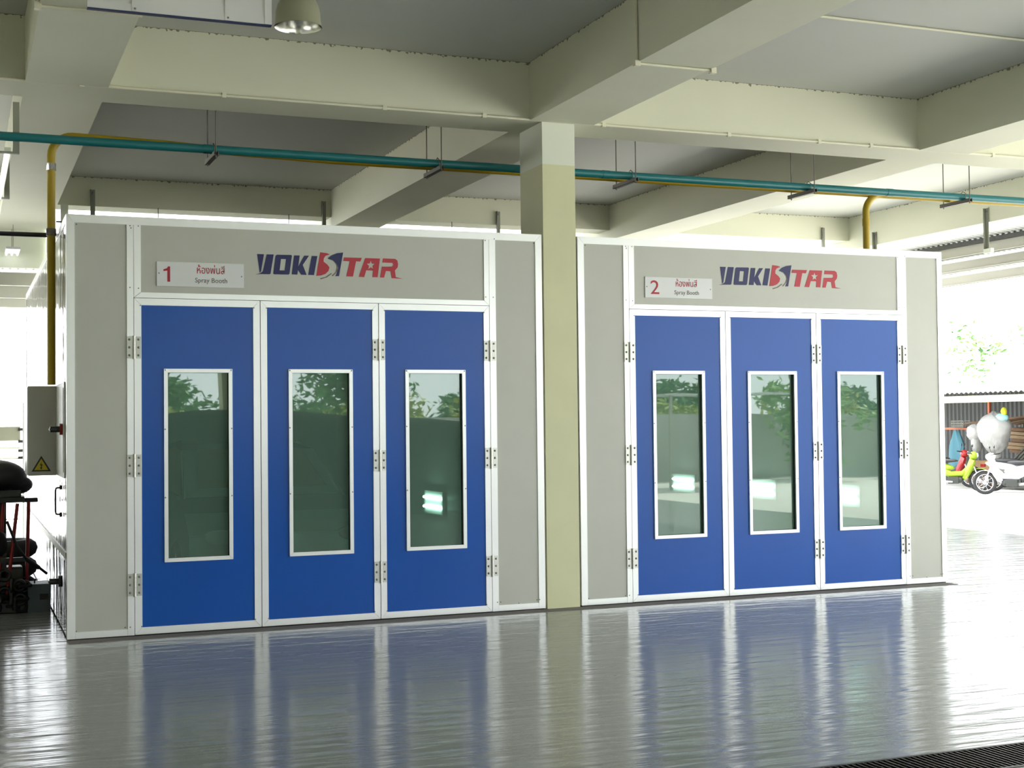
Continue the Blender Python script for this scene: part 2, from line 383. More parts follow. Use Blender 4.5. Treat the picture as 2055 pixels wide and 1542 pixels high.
def make_booth(label, x_off):
    B = thing('spray_booth', label, 'spray booth', (x_off,0,0), 0, 'spray booths side by side')
    H, Wd, Dp = 3.3, 4.0, 7.0
    # shell panels
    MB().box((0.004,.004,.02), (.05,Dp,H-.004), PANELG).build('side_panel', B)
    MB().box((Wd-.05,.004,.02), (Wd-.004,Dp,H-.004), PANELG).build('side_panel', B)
    ins = MB().box((.05,.05,.03), (.055,Dp-.05,H-.06), INTW).box((Wd-.055,.05,.03), (Wd-.05,Dp-.05,H-.06), INTW)
    ins.box((.05,Dp-.06,.03), (Wd-.05,Dp-.05,H-.06), INTW).box((.05,.06,H-.07), (Wd-.05,Dp-.05,H-.06), INTW)
    ins.build('inner_lining', B)
    MB().box((0,0.05,H-.05), (Wd,Dp,H), ROOFD).build('roof_panel', B)
    MB().box((0,Dp-.05,0), (Wd,Dp,H-.05), PANEL).build('rear_panel', B)
    MB().box((.06,YP,.06), (.452,.05,3.236), PANEL).build('front_panel', B)
    MB().box((3.562,YP,.06), (3.94,.05,3.236), PANEL).build('front_panel', B)
    MB().box((.56,YP,2.702), (3.456,.05,3.236), PANEL).build('header_panel', B)
    MB().box((0.01,.012,0), (Wd-.01,.03,.012), DARK).box((0.01,.03,0), (.06,Dp,.02), DARK).build('base_channel', B)
    # frame trims
    fr = MB(); g = .0012
    fr.prism([(0,.012),(0,H-g),(.06,H-.064),(.06,.012)], -.002, .05, ALU)
    fr.prism([(Wd,.012),(Wd,H-g),(Wd-.06,H-.064),(Wd-.06,.012)], -.002, .05, ALU)
    fr.prism([(g,H),(Wd-g,H),(Wd-.06-g,H-.064),(.06+g,H-.064)], -.002, .05, ALU)
    fr.box((-.002,-.001,.012), (.0,.06,H), ALU).box((Wd,-.001,.012), (Wd+.002,.06,H), ALU)
    fr.box((-.002,.05,H-.06), (.002,Dp,H+.002), ALU).box((Wd-.002,.05,H-.06), (Wd+.002,Dp,H+.002), ALU)
    fr.box((.061,-.001,.012), (.451,.05,.062), ALU).box((3.563,-.001,.012), (3.939,.05,.062), ALU)
    fr.box((.452,-.002,.012), (.503,.05,3.2355), ALU).box((3.5045,-.002,.012), (3.562,.05,3.2355), ALU)
    fr.prism([(.506,2.6625),(.506,3.2355),(.56,3.2355),(.56,2.705)], -.002, .05, ALU)
    fr.prism([(3.502,2.6625),(3.502,3.2355),(3.456,3.2355),(3.456,2.705)], -.002, .05, ALU)
    fr.prism([(.508,2.661),(3.500,2.661),(3.454,2.7035),(.562,2.7035)], -.002, .05, ALU)
    fr.box((.45,.045,2.6), (3.56,.06,2.71), DARK)
    fr.box((.46,.045,.012), (.508,.06,3.2), DARK).box((3.5,.045,.012), (3.56,.06,3.2), DARK)
    rivets(fr, [(.068,.072),(.075,3.222),(.432,.077),(.47,.077),(.476,2.74),(.542,2.735),(.485,3.21),(.542,3.228),(.478,3.228),
                (3.47,2.735),(3.54,2.735),(3.47,3.228),(3.555,3.245),(3.93,3.222),(3.945,.09),(3.92,.09),(3.58,.09),(3.55,.09),(3.75,.07)])
    fr.build('frame', B)
    # doors
    for di, (a, b) in enumerate(DOORS):
        mid = (a+b)/2; w0, w1 = mid-.27, mid+.27
        body = MB(); e = .02
        body.box((a+e,YP,D0+e), (w0+.02,.05,D1-e), BLUE).box((w1-.02,YP,D0+e), (b-e,.05,D1-e), BLUE)
        body.box((w0+.02,YP,D0+e), (w1-.02,.05,WZ0+.02), BLUE).box((w0+.02,YP,WZ1-.02), (w1-.02,.05,D1-e), BLUE)
        d = body.build('door', B)
        tr = MB(); mitre_frame(tr, a, b, D0, D1, T_ if di == 0 else .052, -.002, .05, ALU)
        rivets(tr, [(a+.05,D0+.062),(b-.05,D0+.062),(a+.048,D1-.058),(b-.048,D1-.058)])
        tr.build('door_trim', d)
        wf = MB(); mitre_frame(wf, w0, w1, WZ0, WZ1, .030, -.010, .008, ALU, .0008)
        mitre_frame(wf, w0+.022, w1-.022, WZ0+.022, WZ1-.022, .008, .006, .05, DARK, 0)
        rivets(wf, [(w0+.008,1.08),(w0+.008,1.62),(w1-.008,1.08),(w1-.008,1.62),(w0+.01,WZ1-.01),(w1-.01,WZ1-.01)], -.010)
        wf.build('window_frame', d)
        MB().add([(w0+.025,.030,WZ0+.025),(w1-.025,.030,WZ0+.025),(w1-.025,.030,WZ1-.025),(w0+.025,.030,WZ1-.025)], [(0,1,2,3)], GLASS).build('window_pane', d)
        hx = {0: .5045, 1: 2.503, 2: 3.5025}[di]
        for z in HZ:
            hinge_bm().build('hinge', d, (hx,-.003,z))
    # writing
    lg = MB()
    Y0, Y1 = .0035, .006
    for k, M in (('V1',LBLUE),('V2',LBLUE),('K',LBLUE),('I',LBLUE),('SR',LRED),('SB',LBLUE),('SW',LGREY),('TL',LGREY),('T',LRED),('R',LRED)):
        lg.prism(LOGO[k], Y0, Y1, M)
    lg.prism(LOGO['O'], Y0, Y1, LBLUE, LOGO['Oh']); lg.prism(LOGO['A'], Y0, Y1, LRED, LOGO['Ah'])
    return B, lg
B1, lg = make_booth('blue-doored white spray booth with a number 1 sign on its header', 0)
lo = lg.build('logo_lettering', B1)
B2, lg = make_booth('blue-doored white spray booth with a number 2 sign on its header', 4.352)
lo = lg.build('logo_lettering', B2); lo.location.x = 0; 
# second logo sits slightly higher and wider
for v in lo.data.vertices:
    v.co.x = 1.442 + (v.co.x-1.466)*1.085; v.co.z = 2.878 + (v.co.z-2.848)*1.02
def plate(B, num, x0, x1, z0, z1):
    p = MB().box((x0,-.004,z0), (x1,.004,z1), SIGNW)
    for (x, z) in ((x0+.018,(z0+z1)/2+.005),(x1-.018,(z0+z1)/2-.005)): p.lathe([(0,-.003),(.005,-.002),(.006,0)], (x,-.004,z), BOLT, n=8, axis='Y')
    p = p.build('sign_plate', B, bevel=.001)
    w = x1-x0
    if num == '1':
        nx, nz = x0+.052, z0+.036
        MB().prism([(nx+.030,nz),(nx+.052,nz),(nx+.052,nz+.122),(nx+.036,nz+.122),(nx+.026,nz+.106),(nx,nz+.098),(nx,nz+.084),(nx+.030,nz+.088)], -.0056, -.0035, REDT).build('number', p)
    else: text_mesh('number', num, .13, x0+.055, z0+.034, -.0052, REDT, p, width=.088, height=.125)
    text_mesh('thai_lettering', 'ห้องพ่นสี', .06, x0+.315, z0+.108, -.0052, REDT, p, width=.222, height=.072)
    text_mesh('spray_booth_lettering', 'Spray Booth', .05, x0+.300, z0+.024, -.0052, GREYT, p, width=.255, height=.050)
plate(B1, '1', .682, 1.372, 2.757, 2.953)
plate(B2, '2', .670, 1.368, 2.767, 2.958)

# booth side fittings (booth 1)
sp = MB().box((-.010,.15,1.245), (.003,1.08,2.0), PANEL)
sp.box((-.016,.20,1.29), (-.010,1.03,1.955), PANEL)
sp.build('service_panel', B1)
def knob(y, z, ob):
    o = MB().lathe([(0,-.03),(.045,-.03),(.045,0),(0,0)], (-.008,y,z), REDP if ob else BLACKP, n=20, axis='X')
    o.lathe([(0,-.10),(.024,-.10),(.024,-.03)], (-.008,y,z), BLACKP, n=16, axis='X').box((-.115,y-.03,z-.008), (-.06,y+.03,z+.008), BLACKP)
    return o.build('rotary_switch', B1)
knob(.25, 1.63, True); knob(.40, .42, False)
hb = MB().tube([(0,.55,1.16),(-.045,.55,1.155),(-.05,.57,1.13),(-.05,.57,.97),(-.045,.55,.945),(0,.55,.94)], .008, BLACKP, n=10)
hb.lathe([(.018,-.02),(.018,0)], (0,.55,1.16), BLACKP, n=12, axis='X').lathe([(.018,-.02),(.018,0)], (0,.55,.94), BLACKP, n=12, axis='X')
hb.build('handle', B1)
for z in (.62,): MB().box((-.006,.1,z), (0.004,6.9,z+.05), PANEL).build('rail', B1)

# interior lamps of the booths
def booth_lamp(x, y0, L, z, label):
    t = thing('wall_light', label, 'light', (x,y0,z), 0, 'twin tube lights inside the booths')
    MB().box((-.03,0,-.12), (0,L,.12), INTW).build('light_body', t)
    for dz in (-.05,.05): MB().tube([(-.045,.04,dz),(-.045,L-.04,dz)], .014, TUBE, n=8).build('tube', t)
for (xo, y, nm) in ((4.352,1.3,'twin tube wall light inside the second booth nearest its doors'), (4.352,2.95,'twin tube wall light midway along the second booth'), (4.352,4.9,'twin tube wall light deep inside the second booth'), (0,2.5,'twin tube wall light inside the first booth')):
    booth_lamp(xo+3.945, y, .62, .80, nm)

for y in (1.0, 3.4): booth_lamp(.10, y, 1.2, .9 if y < 2 else 1.6, 'unseen twin tube light added on the left wall of the first booth to brighten the car, ' + ('near the doors' if y < 2 else 'further in'))  # unseen lamps added to brighten the car in the first booth
# ------------------------------------------------------------------ control cabinet on booth 1's side
cc = thing('control_cabinet', 'grey electrical control cabinet with a yellow warning triangle beside the first booth', 'cabinet', (-.118,1.3,1.24))
MB().box((-.118,-.2,0), (.112,.3,.755), GREYB).build('cabinet_body', cc, bevel=.004)
MB().box((-.123,-.19,.01), (-.118,.29,.745), GREYB).build('door', cc)
wt = MB(); cx_, cz_ = -.012, .035
wt.prism([(cx_-.078,cz_),(cx_+.078,cz_),(cx_,cz_+.132)], -.203, -.2, BLACKP)
wt.prism([(cx_-.056,cz_+.012),(cx_+.056,cz_+.012),(cx_,cz_+.108)], -.2045, -.203, YSIGN)
wt.prism([(cx_+.006,cz_+.085),(cx_-.014,cz_+.05),(cx_-.001,cz_+.053),(cx_-.006,cz_+.032),(cx_-.012,cz_+.034),(cx_+.001,cz_+.014),(cx_+.008,cz_+.036),(cx_+.002,cz_+.034),(cx_+.012,cz_+.062),(cx_-.001,cz_+.058)], -.206, -.2045, BLACKP)
wt.build('warning_sign', cc)

# ------------------------------------------------------------------ pipes, hangers, conduits
tp = MB().tube([(-11.9,.72,4.026),(12.2,.72,4.010)], .0375, TEAL, n=16)
tp = tag(tp.build('teal_pipe'), 'long teal air pipe hung above both booths', 'pipe')
for x in (-2.2,1.17,4.95,8.25,11.0): MB().tube([(x,.72,4.026-(x+12)*.00067),(x+.075,.72,4.026-(x+12)*.00067)], .0405, TEAL, n=16).build('coupling', tp)
ZY, YY = 4.022, .95
def elbow(c, r_, a0, a1, n=8):   # in xz-plane
    return [(c[0]+r_*math.cos(a0+(a1-a0)*i/n), YY, c[1]+r_*math.sin(a0+(a1-a0)*i/n)) for i in range(n+1)]
yp = MB()
pts = [(12.2,YY,ZY),(2.4,YY,ZY+.01),(1.5,YY,ZY+.03),(.9,YY,ZY+.06),(.12,YY,ZY+.075)] + elbow((.12,ZY+.075-.175), .175, math.pi/2, math.pi)[1:] + [(-.056,YY,2.0)]
yp.tube(pts, .034, YELL, n=16)
yo = tag(yp.build('yellow_pipe'), 'yellow gas pipe bending down beside the first booth', 'pipe')
MB().tube([(-.056,YY,3.80),(-.056,YY,3.86)], .040, CHROME, n=16).build('clamp', yo)
cl2 = MB().tube([(-.056,YY,3.25),(-.056,YY,3.31)], .041, STEEL, n=16).build('clamp', yo)
y2 = MB()
y2.tube([(8.75,YY-.02,ZY+.0),(8.36,YY-.02,ZY)] + [(q[0],YY-.02,q[2]) for q in elbow((8.34,ZY-.20), .20, math.pi/2, math.pi)] + [(8.14,YY-.02,3.3)], .036, YELL, n=16)
y2.tube([(8.14,YY-.02,3.68),(8.14,YY-.02,3.76)], .040, YELL, n=16)
tag(y2.build('yellow_branch_pipe'), 'yellow branch pipe dropping onto the roof of the second booth', 'pipe')
tag(MB().tube([(-11.9,1.22,3.29),(-.01,1.22,3.29)], .02, BLACKPIPE, n=12).build('black_pipe'), 'thin black pipe running level into the side of the first booth', 'pipe')
names = ['pipe hanger over the first pair of doors, nearest the yellow drop', 'pipe hanger over the third door of the first booth', 'pipe hanger just past the cream column',
         'pipe hanger over the middle of the second booth', 'pipe hanger past the yellow branch pipe']
for x, nm in zip((1.26,3.29,5.26,7.29,9.25), names):
    h = thing('pipe_hanger', 'dark steel ' + nm, 'pipe hanger', (x,.62,3.945), 0, 'trapeze hangers under the long pipes')
    MB().box((-.02,-.02,0), (.02,.46,.004), STEEL).box((-.02,-.02,0), (-.016,.46,.038), STEEL).box((.016,-.02,0), (.02,.46,.038), STEEL).build('channel', h)
    for y in (.0,.42): MB().tube([(0,y,-.015),(0,y,ZS-3.945)], .0055, STEEL, n=8).build('threaded_rod', h)
    MB().tube([(-.004,.10,.036),(-.004,.055,.05),(-.004,.055,.10),(-.004,.10,.1265),(-.004,.145,.10),(-.004,.145,.05),(-.004,.10,.036)], .004, STEEL, n=6).build('clamp', h)
co = MB().tube([(-11.9,-.013,4.315),(12.2,-.013,4.315)], .0125, CONDP, n=10)
co = tag(co.build('conduit'), 'painted conduit along the lower edge of the front beam', 'conduit')
for x in (-1.2,.1,1.2,2.55,3.45,4.6,5.9,6.9,7.5,9.0,10.4):
    MB().box((x,-.03,4.296), (x+.035,0,4.334), CONDP).build('clip', co)
ys = -2.10; zt = ZS-.012; zl = ZB-.012
def cpath(a0, a1, b0, b1):
    return None
for (pth, lab) in (
    ([(.327,ys,ZB+.0),(.327,ys,zt),(3.888,ys,zt),(3.888,ys,zl),(4.532,ys,zl),(4.532,ys,zt),(8.078,ys,zt),(8.078,ys,zl),(8.712,ys,zl),(8.712,ys,zt),(12.2,ys,zt)], 'painted conduit crossing the slab and stepping under the beams'),
    ([(.327,ys+.01,zl),(-.312,ys+.01,zl),(-.312,ys+.01,zt),(-3.8,ys+.01,zt)], 'painted conduit under the beam behind the white hanging board')):
    mb = MB()
    for a, b in zip(pth[:-1], pth[1:]):
        mb.tube([a,b], .011, CONDP, n=8)
    for q in pth[1:-1]: mb.box((q[0]-.022,q[1]-.022,q[2]-.022), (q[0]+.022,q[1]+.022,q[2]+.022), CONDP)
    tag(mb.build('conduit'), lab, 'conduit')

def strap(loc, L, name, rz=0, foot=False, face=1):
    t = thing('hanging_bracket', name, 'bracket', loc, rz, 'angle iron brackets behind the booth tops')
    b = MB().box((-.03,-.006,-L), (.03,0,0), STRAP).box((-.03,-.045,-L), (-.024,0,0), STRAP)
    if foot: b.box((-.03,-.05,-L-.06), (.12,.0,-L), OFFW)
    b.build('angle_iron', t)
    MB().lathe([(0,-.014),(.014,-.012),(.014,0)], (0,-.006,-.04), BOLT, n=8, axis='Y').build('bolt', t)
strap((.80,6.995,4.66), .75, 'angle iron bracket near the left end of the first booth')
strap((3.80,6.995,4.66), .75, 'angle iron bracket above the middle of the first booth')
strap((6.33,6.995,4.64), .75, 'angle iron bracket seen just left of the cream column')
strap((11.80,6.995,4.64), .75, 'angle iron bracket above the second booth beside the yellow branch')
strap((12.275,6.3,4.50), .75, 'angle iron bracket right behind the yellow branch pipe', rz=-math.pi/2)
strap((12.275,3.83,4.50), .56, 'angle iron bracket with a pale foot on the outer beam', rz=-math.pi/2, foot=True)
rc = tag(MB().tube([(.35,6.9,4.22),(3.6,6.9,4.22)], .012, STEEL, n=8).tube([(4.6,6.9,4.20),(6.5,6.9,4.19),(6.75,6.9,4.15)], .012, STEEL, n=8).build('conduit'), 'thin grey conduit behind the top of the first booth', 'conduit')
for x in (1.6,3.3,5.6): MB().tube([(x,6.9,4.10),(x,6.9,4.45)], .006, STEEL, n=6).build('hanger_rod', rc)
MB().box((1.02,6.87,4.19), (1.14,6.93,4.25), STRAP).build('junction_box', rc)

# ------------------------------------------------------------------ high bay lamp and hanging board
hl = thing('high_bay_lamp', 'dome shaped high bay lamp hanging from the slab', 'lamp', (1.367,-2.0,4.345))
sh = [(.162,0),(.158,.012),(.152,.06),(.150,.10),(.138,.15),(.112,.20),(.075,.24),(.055,.26)]
MB().lathe(sh, (0,0,0), LAMPO, n=48).build('shade', hl)
MB().lathe([(q[0]-.004, q[1]+.0) for q in sh[:7]] + [(0,.235)], (0,0,0), REFL, n=48).build('reflector', hl)
MB().lathe([(.0,.26),(.058,.26),(.058,.40),(.02,.42),(.02,.477),(0,.477)], (0,0,0), LAMPO, n=24).build('ballast_housing', hl)
MB().lathe([(0,.07),(.03,.085),(.045,.13),(.03,.19),(.0,.22)], (0,0,0), SIGNW, n=20).build('bulb', hl)
hb = thing('hanging_board', 'white framed board with a blue edge hung below the slab', 'board', (.53,-2.4,4.225))
bw, bh = .57, .45
MB().box((-bw,.0,0), (bw,.03,bh), DUCT).box((-bw,-.003,-.008), (bw,.033,.0), DBLUE).build('panel', hb)
bf = MB()
bf.box((-bw,-.006,0), (bw,0,.045), DUCT).box((-bw,-.006,bh-.045), (bw,0,bh), DUCT)
for x in (-bw,-.305,.27,bw-.045): bf.box((x,-.009,0), (x+.045,0,bh), DUCT)
for x in (-.285,.29): bf.lathe([(0,-.004),(.006,-.003),(.007,0)], (x,-.009,.018), BOLT, n=8, axis='Y')
bf.build('frame', hb)
for x in (-.45,.45): MB().tube([(x,.015,bh),(x,.015,ZS-4.225)], .005, STEEL, n=8).build('hanger_rod', hb)

# hung fluorescent fitting at far left
ff = thing('strip_light', 'fluorescent strip light on angle brackets at the edge left of the booths', 'light', (-.40,.72,3.9))
MB().box((-.03,0,.0), (.02,2.4,.03), OFFW).build('light_body', ff)
MB().tube([(-.01,.03,-.018),(-.01,2.35,-.018)], .017, TUBE2, n=10).build('tube', ff)
for y in (.0,2.38):
    MB().box((.035,y,-.005), (.085,y+.006,.406), STRAP).box((-.12,y-.01,-.02), (.085,y+.03,-.005), STRAP).build('bracket', ff)
wl = thing('strip_light', 'small twin strip light under the rear awning beyond the first booth', 'light', (-.12,7.9,3.98), 0)
MB().box((-.09,0,0), (.09,.55,.03), WHITEP).build('light_body', wl)
for x in (-.07,.0,.07): MB().tube([(x,.02,-.015),(x,.53,-.015)], .013, TUBE2, n=8).build('tube', wl)
for y in (.05,.5): MB().tube([(0,y,.03),(0,y,.326)], .004, STEEL, n=6).build('hanger_rod', wl)

# ------------------------------------------------------------------ awnings (corrugated sheets on purlins)
def corrugated(mb, o, ax, L, ay, Wd, M, pitch=.076, amp=.012, n=6):
    # o corner, ax unit vector across the waves, length L; ay vector along the wave
    o, ax, ay = Vector(o), Vector(ax), Vector(ay); N = int(L/pitch*n); nrm = ax.cross(ay.normalized())
    vs = []; fs = []
    for i in range(N+1):
        q = o + ax*(L*i/N) + nrm*amp*math.sin(2*math.pi*i/n)
        vs += [q, q+ay*Wd]
    for i in range(N): fs.append((2*i, 2*i+2, 2*i+3, 2*i+1))
    return mb.add(vs, fs, M, True)
ra = thing('awning', 'corrugated sheet awning along the outer side of the workshop', 'awning', (0,0,0))
corrugated(MB(), (12.9,-6,4.40), (0,1,0), 17, Vector((3.6,0,-.43)).normalized(), 3.64, AWN, .12, .02).build('corrugated_sheet', ra)
MB().box((13.40,-6,4.25), (13.46,11,4.315), DGREY).build('shade_strip', ra)  # dark plate put in for the shaded strip of sheet above the purlin
for i, (x, zt_) in enumerate(((13.45,4.10),(14.30,4.02),(15.15,3.92))):
    MB().box((x,-6,zt_), (x+.05,11,zt_+.15), PURL).box((x-.03,-6,zt_), (x+.05,11,zt_+.01), PURL).build('purlin', ra)
for y in (-5.5,10.9): MB().bar((12.9,y,4.27),(16.3,y,3.95), .05, .08, PURL).build('rafter', ra)
la = thing('awning', 'corrugated sheet awning behind the first booth', 'awning', (0,0,0))
corrugated(MB(), (-9,8.56,3.84), (1,0,0), 21, Vector((0,3.2,-.12)).normalized(), 3.2, AWN, .10, .02).build('corrugated_sheet', la)
for (y, z0) in ((8.9,3.60),(10.4,3.56),(11.6,3.52)):
    MB().box((-9,y,z0), (12,y+.05,z0+.18), PURL).build('purlin', la)
for x in (-6,-1.6,3,8): MB().bar((x,8.6,3.55),(x,11.7,3.47), .05, .08, PURL).build('rafter', la)
struct(MB().box((-9,8.50,3.80), (.32,8.56,4.30), OFFW), 'pale fascia board behind the first booth')

# ------------------------------------------------------------------ left machine, box, gate
tj = thing('transmission_jack', 'dark workshop machine with red struts standing beside the first booth', 'machine', (-.48,2.1,0))
MB().box((-.32,-.22,.0), (.30,.24,.10), DGREY).box((-.28,-.30,.02), (-.2,.3,.08), DGREY).build('base', tj, bevel=.01)
MB().box((-.06,-.05,.1), (.05,.05,1.0), DGREY).tube([(0,-.12,.1),(0,-.12,.95)], .045, BLACKP, n=14).build('column', tj)
MB().box((-.30,-.24,.98), (.25,.22,1.03), DGREY).box((-.30,-.25,1.03), (.22,-.22,1.09), DGREY).box((.2,-.05,.97), (.37,.0,1.01), BLACKP).build('tray', tj, bevel=.006)
MB().blob((.0,0,1.20), .28, .22, .16, BLACKP, n=22, m_=14, fn=lambda p: Vector((p.x, p.y, max(p.z, -.12)))).blob((.18,0,1.13), .15, .12, .09, BLACKP).build('black_cover', tj)
for a, b in (((.10,-.2,.15),(.19,-.2,.97)), ((.12,.15,.15),(.02,.15,.97)), ((.27,-.05,.1),(.29,-.05,.97)), ((.03,-.16,.15),(.07,-.16,.97))):
    MB().tube([a,b], .016, REDP, n=8).build('red_strut', tj)
MB().box((.02,-.2,.45), (.28,-.18,.49), DGREY).box((.02,-.2,.25), (.28,-.18,.28), DGREY).build('cross_bar', tj)
MB().tube([(.1,-.26,.82),(.18,-.28,.60),(.26,-.25,.48),(.34,-.2,.42),(.44,-.15,.33)], .012, BLACKP, n=8).tube([(.26,-.25,.48),(.37,-.2,.39)], .02, DGREY, n=8).build('hose', tj)
for x in (-.25,.0,.22): MB().torus((x,-.24,.06), .045, .016, RUBBER, n=16).build('castor', tj)
MB().blob((-.02,-.2,.62), .13, .09, .14, BLACKP, jit=.1).build('motor', tj)
for k in range(46):
    a = random.uniform(0,6.28); cxk = random.uniform(-.32,.26); czk = random.uniform(.05,.40)*(1-.5*abs(cxk)/.35); cyk = random.uniform(-.34,-.12)
    MB().torus((0,0,0), .045, .016, (DGREY, BLACKP, RUBBER)[k % 3], axis=('X','Y','Z')[k % 3], n=14, k_=6).build('chain_link', tj, (cxk,cyk,czk))
MB().box((-.30,-.12,.10), (.24,.10,.40), DGREY).build('lower_housing', tj, bevel=.02)
MB().box((-.30,-.12,.30), (.10,.12,.98), DGREY).build('side_plate', tj, bevel=.01)
bx = thing('equipment_box', 'small blue grey equipment box with a carry handle on the floor by the booth', 'box', (-.105,1.95,0))
MB().box((-.10,-.1,.0), (.09,.2,.25), BOXG).box((.0,-.104,.11), (.07,-.1,.16), BLACKP).build('box_body', bx, bevel=.006)
MB().tube([(-.04,0,.25),(-.04,0,.285),(.03,0,.285),(.03,0,.25)], .007, BLACKP, n=8).build('handle', bx)

for k in range(3):  # stack added so the booth side reflects something dark low down
    ty = MB().torus((0,0,0), .22, .09, RUBBER, axis='Z', n=32, k_=10)
    tag(ty.build('added_tyre', None, (-.36,3.3,.09+.185*k)), ('bottom','middle','top')[k]+' one of the dark tyres added behind the machine to darken the booth side reflection', 'added_tyre', 'tyres added behind the machine to darken a reflection')
gt = thing('slatted_rack', 'white rack with level rails outside beyond the machine', 'rack', (0,9.6,0))
MB().box((.06,0,0), (.085,.03,2.0), WHITEP).build('post', gt)
MB().box((-4,0,1.46), (.03,.03,1.66), mat('rack_band', (.35,.35,.28), .6)).build('board', gt)
for z in (1.36,1.21,1.05,.85,.6,.35): MB().tube([(-4,.0,z),(.03,.0,z)], .011, OFFW, n=8).build('rail', gt)
for z in (1.60,1.43,1.30,1.20): MB().box((-.0,-.03,z), (.06,.0,z+.04), DGREY).build('bracket', gt)

# ------------------------------------------------------------------ cars
def extrude_body(mb, prof, w_bot, w_top, zmid, M, inset=.0):
    # prof in (x,z); body symmetric in y, narrowing upward
    n = len(prof)
    def hw(z): return w_bot if z < zmid else w_bot + (w_top-w_bot)*min(1, (z-zmid)/.55)
    L = [(x, hw(z), z) for x, z in prof]; Rr = [(x, -hw(z), z) for x, z in prof]
    fs = [[i, (i+1) % n, n+(i+1) % n, n+i] for i in range(n)]
    from mathutils.geometry import tessellate_polygon
    tr = tessellate_polygon([[Vector((p[0], p[1], 0)) for p in prof]])
    fs += [list(t) for t in tr] + [[i+n for i in t][::-1] for t in tr]
    return mb.add(L+Rr, fs, M)
def car(name, label, loc, rz, M, suv=False, paper=False):
    t = thing(name, label, 'car', loc, rz)
    k = 1.12 if suv else 1.0
    prof = [(-2.2,.35),(-2.25,.65),(-2.15,.95*k),(-1.65,1.02*k),(1.0,.98*k),(1.85,.86*k),(2.2,.68),(2.22,.35),(1.85,.22),(-1.85,.22)]
    b = extrude_body(MB(), prof, .86, .74, .8, M).build('body', t, bevel=.05)
    if suv: cab = [(-2.1,.95*k),(-1.9,1.62*k),(-.1,1.66*k),(.45,1.60*k),(1.15,.98*k)]
    else: cab = [(-1.75,1.0),(-1.05,1.40),(-.1,1.46),(.35,1.40),(1.15,.96)]
    extrude_body(MB(), cab, .78, .60, .95, M).build('cabin', t, bevel=.04)
    g = MB()
    c2 = [(x*.93-.0, z-.03 if z > 1.1 else z+.03) for x, z in cab]
    extrude_body(g, c2, .792, .628, .95, PAPER if paper else CARG).build('side_windows', t)
    zt_ = 1.40*(1.14*k if suv else 1)
    w = MB().add([(1.10,-.62,1.02*k),(1.10,.62,1.02*k),(.42,.52,zt_-.02),(.42,-.52,zt_-.02)], [(0,1,2,3)], PAPER if paper else CARG)
    wo_ = w.build('windscreen', t, (.03,0,.03))
    for x in (-1.35,1.38):
        for y in (-.80,.80):
            q = MB().torus((0,0,0), .23, .09, RUBBER).lathe([(0,.05*(1 if y > 0 else -1)),(.17,.05*(1 if y > 0 else -1)),(.19,0)], (0,0,0), CHROME, n=20, axis='Y').build('wheel', t, (x,y,.32))
    for y in (-.6,.6): MB().blob((2.18,y,.66), .06, .16, .07, SIGNW).build('headlamp', t)
    return t
car('car', 'pale silver car with masked windows parked inside the first booth', (1.95,3.2,0), -math.pi/2, CARW, paper=True)
cvv = MB()
def cover(p):
    t = (p.x+4.2)/8.4
    return Vector((p.x, p.y, max(p.z, -.0)*(1.0-.20*t)))
cvv.blob((0,0,0), 4.2, 1.2, 2.02, TARP, n=48, m_=26, fn=lambda p: cover(Vector((math.copysign(abs(p.x/4.2)**.55,p.x)*4.2, math.copysign(abs(p.y/1.2)**.6,p.y)*1.2, math.copysign(abs(p.z/2.02)**.42,p.z)*2.02))))
tag(cvv.build('covered_vehicle', None, (5.6,-13.6,0)), 'long dark vehicle under a fitted cover parked in the shade facing the booths', 'vehicle')

# ------------------------------------------------------------------ yard: wall, trees, potted plants
tag(MB().box((-14,-22.9,-.03), (70,-22.7,1.75), WALLC).build('boundary_wall'), 'pale concrete boundary wall across the yard', 'wall')
def crown(mb, c, R3, n, M, size=.12, cl=1.0):
    c = Vector(c)
    cs = [Vector((random.gauss(0,.5)*R3[0], random.gauss(0,.5)*R3[1], random.gauss(0,.45)*R3[2])) for _ in range(int(n/40)+1)]
    for i in range(n):
        k = random.choice(cs); p = c + k + Vector((random.gauss(0,1), random.gauss(0,1), random.gauss(0,.7)))*(.22*min(R3)*cl)
        a = Vector((random.gauss(0,1), random.gauss(0,1), random.gauss(0,.6))).normalized()
        b = a.cross(Vector((random.gauss(0,1), random.gauss(0,1), random.gauss(0,1)))).normalized()
        s1 = size*random.uniform(.6,1.3)
        mb.add([p-a*s1, p+b*s1*.35, p+a*s1, p-b*s1*.35], [(0,1,2,3)], M)
    return mb
def tree(name, label, x, y, h, R3, n, M, size=.16, group=None, stem=True, cl=1.0, base=0):
    t = thing(name, label, 'tree', (x,y,base), random.uniform(0,6), group)
    crown(MB(), (0,0,h-R3[2]*.6), R3, n, M, size, cl).build('foliage', t)
    if stem:
        mb = MB().tube([(0,0,0),(.05,.03,h*.4),(0,0,h*.8)], [.14,.10,.04], TRUNK, n=8)
        for k in range(6):
            a = k*1.05; mb.tube([(0,0,h*.4+k*.08),(math.cos(a)*R3[0]*.5,math.sin(a)*R3[1]*.5,h*.75)], [.05,.015], TRUNK, n=5)
        mb.build('trunk', t)
    return t
proto = tree('tree', 'leafy green tree in the belt beyond the boundary wall', 6, -46, 3.5, (2.6,2.0,1.2), 3200, LEAF, .26, 'trees beyond the boundary wall')
protoy = tree('tree', 'yellow green bushy tree in front of the tree belt', 12, -33, 2.3, (2.2,1.6,.9), 2600, LEAFY, .16, 'yellow green trees beyond the wall')
i = 0
